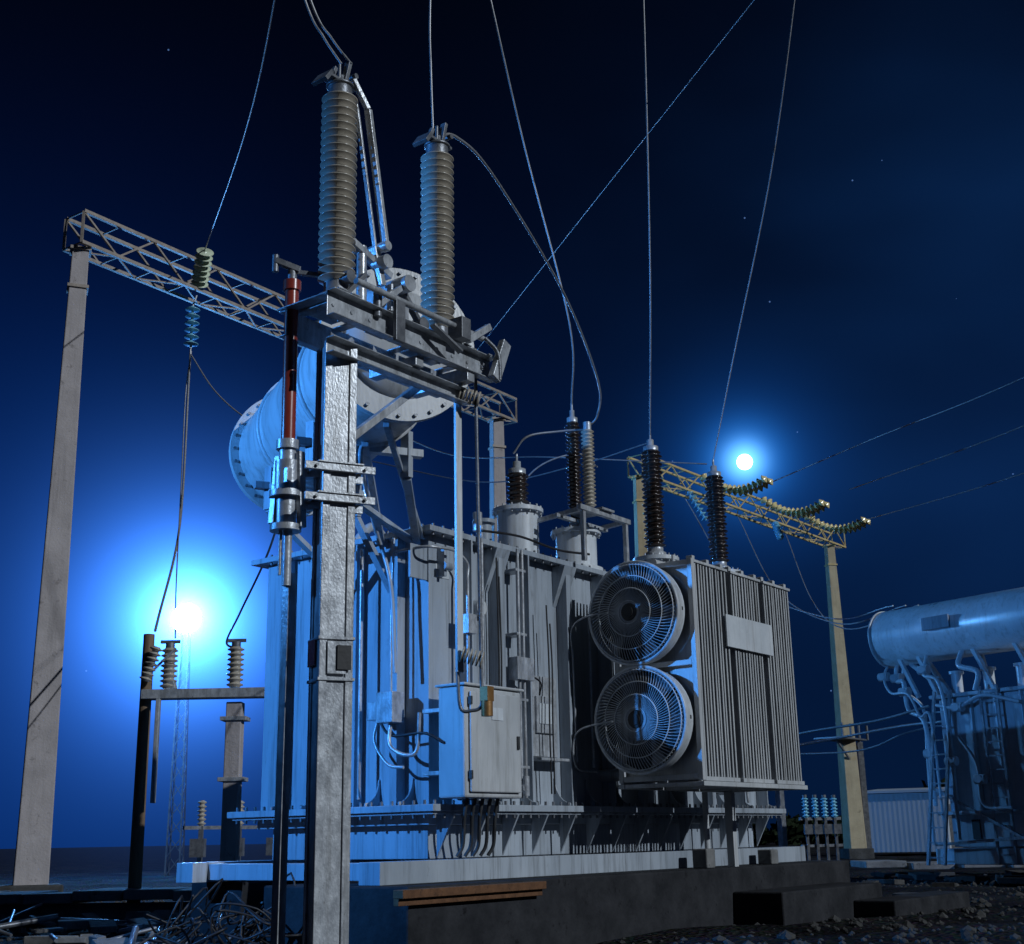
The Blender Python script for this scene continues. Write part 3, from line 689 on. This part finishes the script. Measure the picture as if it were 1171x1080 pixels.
p=Part('bus_support',M['galvd'],U,.01)
for x in(-3.6,): 
    p.bar((x,-.7,2.75),(x,.5,2.75),.1)
    for y in(-.6,0,.3): p.lathe((x,y,2.8),(0,0,1),sheds(.03,.07,.25,4),12)
    p.bar((x,0,-.1),(x,0,2.7),.16)
p.done()

# ------------------------------------------------------------------ shed, distant equipment
Sh=root('site_shed')
m,nt,b=newmat('panel_metal'); b.inputs['Roughness'].default_value=.5
w_=N(nt,'ShaderNodeTexNoise'); w_.inputs['Scale'].default_value=1.5; rr=N(nt,'ShaderNodeValToRGB'); rr.color_ramp.elements[0].color=(.32,.38,.45,1); rr.color_ramp.elements[1].color=(.44,.50,.57,1)
nt.links.new(w_.outputs[0],rr.inputs[0]); nt.links.new(rr.outputs[0],b.inputs['Base Color'])
p=Part('walls',m,Sh)
def corr(a,bb,z0,z1,n,amp=.008):
    a=Vector(a);bb=Vector(bb);d_=(bb-a);u=d_.normalized();nn_=Vector((u.y,-u.x,0));vs=[];fs=[]
    for i in range(n*2+1):
        q=a+d_*(i/(n*2))+nn_*(amp if i%2 else 0); vs+=[(q.x,q.y,z0),(q.x,q.y,z1)]
    for i in range(n*2): fs.append((2*i,2*i+2,2*i+3,2*i+1))
    p.add(vs,fs)
corr((15.6,60,0),(18.7,58.6,0),.1,2.62,16); corr((18.7,58.6,0),(20.2,61.5,0),.1,2.62,16); corr((17.1,63,0),(15.6,60,0),.1,2.62,14); corr((20.2,61.5,0),(17.1,63,0),.1,2.62,16); p.done()
p=Part('roof',m,Sh,.01); vs=[(15.5,59.9,2.63),(18.75,58.45,2.63),(20.35,61.6,2.8),(17.0,63.1,2.8)]
p.add(vs+[(x,y,z+.12) for x,y,z in vs],[(3,2,1,0),(4,5,6,7),(0,1,5,4),(1,2,6,5),(2,3,7,6),(3,0,4,7)]); p.done()
p=Part('door',M['galvd'],Sh,.01); p.bar((18.95,59.0,.1),(18.95,59.0,2.1),.06,.9,up=(1,0,0)); p.done()
E=root('circuit_breaker_row')
p=Part('frame',M['galvd'],E)
c=Part('breaker_insulators',M['bglass'],E)
for k in range(4):
    x=9.0+.36*k; y=42+.25*k
    p.bar((x,y,0),(x,y,1.45),.08); c.lathe((x,y,1.45),(0,0,1),sheds(.05,.11,.62,6),14); p.cyl((x,y,2.07),(x,y,2.15),.07)
    p.box((x,y-.2,1.1),(.24,.2,.3))
p.bar((8.8,42,1.42),(10.3,43,1.42),.09); p.bar((8.8,42,.6),(10.3,43,.6),.08); p.done(); c.done()
E=root('circuit_breaker_row')
p=Part('frame',M['galvd'],E); c=Part('breaker_insulators',M['porc'],E)
for k in range(5):
    x=-9+.9*k; y=38+.9*k
    p.bar((x,y,0),(x,y,1.5),.12); c.lathe((x,y,1.5),(0,0,1),sheds(.07,.13,.7,6),14); p.box((x,y-.3,.9),(.4,.3,.5))
p.bar((-9.4,37.6,1.45),(-5,41.9,1.45),.10); p.done(); c.done()
Cc=root('cable_trench')
p=Part('trench_covers',M['slab'],Cc,.02)
for k in range(26):
    x=-17+.74*k; y=21.5-.12*k+random.uniform(-.05,.05)
    if x>-2.5: break
    p.box((x,y,.30+random.uniform(-.02,.03)),(.70,1.5,.14),Matrix.Rotation(random.uniform(-.03,.03),3,'Z')@Matrix.Rotation(random.uniform(-.03,.03),3,'X'))
for k in range(12):
    p.box((9+1.1*k,34-.3*k,.18+random.uniform(-.02,.04)),(1.0,1.6,.16),Matrix.Rotation(random.uniform(-.05,.05),3,'Z'))
p.done()
p=Part('trench_walls',M['slab'],Cc,.02); p.bar((-17.5,20.9,.08),(-2.5,18.9,.08),.2,.28); p.done()

# ------------------------------------------------------------------ ground
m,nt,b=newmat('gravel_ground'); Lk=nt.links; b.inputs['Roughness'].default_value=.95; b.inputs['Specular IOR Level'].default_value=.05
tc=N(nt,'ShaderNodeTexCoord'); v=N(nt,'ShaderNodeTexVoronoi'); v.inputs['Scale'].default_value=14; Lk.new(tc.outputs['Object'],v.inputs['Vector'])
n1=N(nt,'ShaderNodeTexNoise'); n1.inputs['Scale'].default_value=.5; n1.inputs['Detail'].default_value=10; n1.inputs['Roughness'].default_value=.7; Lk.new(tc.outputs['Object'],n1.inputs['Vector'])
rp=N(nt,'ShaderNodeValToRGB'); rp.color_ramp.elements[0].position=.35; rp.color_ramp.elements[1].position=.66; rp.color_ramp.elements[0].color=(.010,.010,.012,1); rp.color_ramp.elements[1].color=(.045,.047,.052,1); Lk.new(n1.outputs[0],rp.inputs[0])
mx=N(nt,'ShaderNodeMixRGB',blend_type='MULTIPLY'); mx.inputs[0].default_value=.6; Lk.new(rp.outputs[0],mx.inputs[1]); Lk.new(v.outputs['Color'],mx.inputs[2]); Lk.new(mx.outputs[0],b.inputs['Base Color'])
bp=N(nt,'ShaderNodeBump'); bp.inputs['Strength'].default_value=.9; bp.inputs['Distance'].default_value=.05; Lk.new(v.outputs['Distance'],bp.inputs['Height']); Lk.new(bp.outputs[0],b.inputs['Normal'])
from mathutils import noise
vs=[];fs=[]
xs=[-900,-400,-150,-70]+[ -40+i for i in range(81)]+[70,150,400,900]
ys=[-200,-60,-20]+[ i for i in range(0,71)]+[90,150,400,1500]
for y in ys:
    for x in xs:
        z=0
        if -41<x<41 and 0<=y<=70: z=.10*noise.noise(Vector((x*.35,y*.35,0)))+.06*noise.noise(Vector((x*.9,y*.9,3)))-.05
        vs.append((x,y,z))
nx=len(xs)
for j in range(len(ys)-1):
    for i in range(nx-1): fs.append((j*nx+i,j*nx+i+1,(j+1)*nx+i+1,(j+1)*nx+i))
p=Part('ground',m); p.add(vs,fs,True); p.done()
p=Part('gravel',M['gravel'])
ico=[(0,0,1),(.9,0,.3),(.28,.85,.3),(-.72,.53,.3),(-.72,-.53,.3),(.28,-.85,.3),(.72,.53,-.4),(-.28,.85,-.4),(-.9,0,-.4),(-.28,-.85,-.4),(.72,-.53,-.4)]
fi=[(0,1,2),(0,2,3),(0,3,4),(0,4,5),(0,5,1),(1,6,2),(2,6,7),(2,7,3),(3,7,8),(3,8,4),(4,8,9),(4,9,5),(5,9,10),(5,10,1),(1,10,6)]
for i in range(4500):
    y=random.uniform(9,32) ; x=random.uniform(-.48,.48)*y
    s_=random.choice([.02,.03,.03,.04,.05,.09 if random.random()<.3 else .04]); a_=random.uniform(0,6.28); cs,sn=math.cos(a_),math.sin(a_)
    sx,sy,sz=s_*random.uniform(.7,1.4),s_*random.uniform(.7,1.3),s_*random.uniform(.5,.9)
    p.add([(x+cs*q[0]*sx-sn*q[1]*sy,y+sn*q[0]*sx+cs*q[1]*sy,-.03+q[2]*sz) for q in ico],fi)
p.done()
Db=root('rubble_pile')
p=Part('slabs',M['slab'],Db,.01)
for i in range(90):
    y=random.uniform(10.5,20); x=random.uniform(-.42,-.16)*y
    p.box((x,y,random.uniform(0,.08)),(random.uniform(.1,.5),random.uniform(.08,.35),random.uniform(.04,.14)),Matrix.Rotation(random.uniform(0,3),3,'Z')@Matrix.Rotation(random.uniform(-.4,.4),3,'X'))
p.done()
p=Part('dark_slabs',M['dslab'],Db,.01)
for i in range(22):
    y=random.uniform(18,32); x=random.uniform(.25,.45)*y
    p.box((x,y,random.uniform(0,.08)),(random.uniform(.2,.9),random.uniform(.2,.5),random.uniform(.05,.14)),Matrix.Rotation(random.uniform(0,3),3,'Z')@Matrix.Rotation(random.uniform(-.2,.2),3,'X'))
p.done()
p=Part('rods_and_pipes',M['galvd'],Db)
for i in range(16):
    y=random.uniform(10.8,18); x=random.uniform(-.40,-.17)*y; a_=random.uniform(0,3.1); l_=random.uniform(.3,1.1)
    p.cyl((x,y,random.uniform(.03,.12)),(x+l_*math.cos(a_),y+l_*math.sin(a_),random.uniform(.03,.25)),random.choice([.012,.02,.035]),n=8)
p.done()
p=Part('treeline',M['foliage'])
for x0,x1,hm,yy in((-10,30,3.5,120),(30,80,7,105)):
    n=int((x1-x0)*60)
    for i in range(n):
        x=random.uniform(x0,x1); h=hm*(.55+.6*noise.noise(Vector((x*.15,1,0)))+.4*noise.noise(Vector((x*.6,2,0)))); h=max(h,1.2)
        z=h*random.random()**.7; y=yy+random.uniform(-3,3); s_=random.uniform(.25,.7)
        a_=Vector((random.gauss(0,1),random.gauss(0,1),random.gauss(0,1))).normalized(); b_=a_.orthogonal().normalized(); c_=a_.cross(b_)
        q=Vector((x,y,z)); p.add([q+b_*s_,q+c_*s_*.7,q-b_*s_,q-c_*s_*.7],[(0,1,2,3)])
p.done()

# ------------------------------------------------------------------ moon
md=Vector((187.2,1000,288.0)).normalized()
p=Part('moon',emit('moon_surface',(.95,.98,1),6)); c=md*3000; R_=18
p.lathe(c,(0,0,1),[(R_*math.sin(math.pi*i/16)+1e-4,-R_*math.cos(math.pi*i/16)) for i in range(17)],32,cap=False); p.done()

# ------------------------------------------------------------------ world
W=D.worlds.new('World'); scene.world=W; W.use_nodes=True; nt=W.node_tree; nt.nodes.clear(); Lk=nt.links
tc=N(nt,'ShaderNodeTexCoord'); V=tc.outputs['Generated']
sunv=Vector((.74,-.50,.46)).normalized()
sky=N(nt,'ShaderNodeTexSky',sky_type='NISHITA'); sky.sun_disc=False; sky.sun_elevation=math.asin(sunv.z); sky.sun_rotation=math.atan2(sunv.x,sunv.y)
skm=N(nt,'ShaderNodeMixRGB',blend_type='MULTIPLY'); skm.inputs[0].default_value=1; Lk.new(sky.outputs[0],skm.inputs[1]); skm.inputs[2].default_value=(.00006,.00015,.00045,1)
sep=N(nt,'ShaderNodeSeparateXYZ'); Lk.new(V,sep.inputs[0])
rp=N(nt,'ShaderNodeValToRGB'); Lk.new(sep.outputs['Z'],rp.inputs[0]); e=rp.color_ramp.elements
e[0].position=0.0; e[0].color=(.0008,.007,.030,1); e[1].position=.60; e[1].color=(.0003,.0006,.0016,1)
q=rp.color_ramp.elements.new(.25); q.color=(.0005,.0032,.017,1)
q=rp.color_ramp.elements.new(.42); q.color=(.0003,.0009,.0038,1)
cur=N(nt,'ShaderNodeMixRGB',blend_type='ADD'); cur.inputs[0].default_value=1; Lk.new(skm.outputs[0],cur.inputs[1]); Lk.new(rp.outputs[0],cur.inputs[2]); cur=cur.outputs[0]
cl=N(nt,'ShaderNodeTexNoise'); cl.inputs['Scale'].default_value=2.6; cl.inputs['Detail'].default_value=3; cl.inputs['Distortion'].default_value=.2
mp=N(nt,'ShaderNodeMapping'); mp.inputs['Scale'].default_value=(1,1,1.8); mp.inputs['Rotation'].default_value=(0,.5,0); Lk.new(V,mp.inputs[0]); Lk.new(mp.outputs[0],cl.inputs['Vector'])
cr=N(nt,'ShaderNodeMapRange'); Lk.new(cl.outputs[0],cr.inputs[0]); cr.inputs[1].default_value=.34; cr.inputs[2].default_value=.68; cr.inputs[3].default_value=.45; cr.inputs[4].default_value=1.35
def lobe(cur,d,powr,col,cloud=False):
    dn=N(nt,'ShaderNodeVectorMath',operation='DOT_PRODUCT'); nv=N(nt,'ShaderNodeVectorMath',operation='NORMALIZE'); Lk.new(V,nv.inputs[0]); Lk.new(nv.outputs[0],dn.inputs[0]); dn.inputs[1].default_value=d
    mxn=N(nt,'ShaderNodeMath',operation='MAXIMUM'); Lk.new(dn.outputs['Value'],mxn.inputs[0]); mxn.inputs[1].default_value=0
    pw=N(nt,'ShaderNodeMath',operation='POWER'); Lk.new(mxn.outputs[0],pw.inputs[0]); pw.inputs[1].default_value=powr; f_=pw.outputs[0]
    if cloud:
        mm=N(nt,'ShaderNodeMath',operation='MULTIPLY'); Lk.new(f_,mm.inputs[0]); Lk.new(cr.outputs[0],mm.inputs[1]); f_=mm.outputs[0]
    sc=N(nt,'ShaderNodeVectorMath',operation='SCALE'); sc.inputs[0].default_value=col; Lk.new(f_,sc.inputs['Scale'])
    ad=N(nt,'ShaderNodeMixRGB',blend_type='ADD'); ad.inputs[0].default_value=1; Lk.new(cur,ad.inputs[1]); Lk.new(sc.outputs[0],ad.inputs[2]); return ad.outputs[0]
cur=lobe(cur,Vector((.38,1,.40)).normalized(),34,(.002,.014,.056),True)
cur=lobe(cur,Vector((-.36,1,.10)).normalized(),26,(.001,.018,.12),False)
cur=lobe(cur,md,500,(.003,.035,.16))
cur=lobe(cur,md,3000,(.02,.20,.70))
cur=lobe(cur,md,12000,(.3,.9,1.6))
vo=N(nt,'ShaderNodeTexVoronoi'); vo.inputs['Scale'].default_value=55; Lk.new(V,vo.inputs['Vector'])
ls=N(nt,'ShaderNodeMath',operation='LESS_THAN'); Lk.new(vo.outputs['Distance'],ls.inputs[0]); ls.inputs[1].default_value=.035
sv=N(nt,'ShaderNodeSeparateColor'); Lk.new(vo.outputs['Color'],sv.inputs[0]); gt=N(nt,'ShaderNodeMath',operation='GREATER_THAN'); Lk.new(sv.outputs[0],gt.inputs[0]); gt.inputs[1].default_value=.75
ml=N(nt,'ShaderNodeMath',operation='MULTIPLY'); Lk.new(ls.outputs[0],ml.inputs[0]); Lk.new(gt.outputs[0],ml.inputs[1])
sc=N(nt,'ShaderNodeVectorMath',operation='SCALE'); sc.inputs[0].default_value=(.06,.12,.28); Lk.new(ml.outputs[0],sc.inputs['Scale'])
ad=N(nt,'ShaderNodeMixRGB',blend_type='ADD'); ad.inputs[0].default_value=1; Lk.new(cur,ad.inputs[1]); Lk.new(sc.outputs[0],ad.inputs[2]); cur=ad.outputs[0]
bg=N(nt,'ShaderNodeBackground'); Lk.new(cur,bg.inputs[0]); bg.inputs[1].default_value=1.0
o=N(nt,'ShaderNodeOutputWorld'); Lk.new(bg.outputs[0],o.inputs[0])

s=D.lights.new('sun','SUN'); s.energy=1.9; s.angle=math.radians(.5); s.color=(.82,.91,1)
so=D.objects.new('sun',s); coll.objects.link(so); so.rotation_euler=(-sunv).to_track_quat('-Z','Y').to_euler(); so.location=(20,-10,20)

# ------------------------------------------------------------------ camera
cam=D.cameras.new('camera'); co=D.objects.new('camera',cam); coll.objects.link(co)
cam.lens=45.5; cam.sensor_width=36; cam.clip_end=6000; cam.clip_start=.1
co.matrix_world=Matrix.Translation((0,0,1.0))@Matrix.Rotation(math.radians(105.8),4,'X')@Matrix.Rotation(math.radians(-1.09),4,'Z')
scene.camera=co
scene.view_settings.view_transform='Standard'; scene.view_settings.look='None'; scene.view_settings.exposure=0
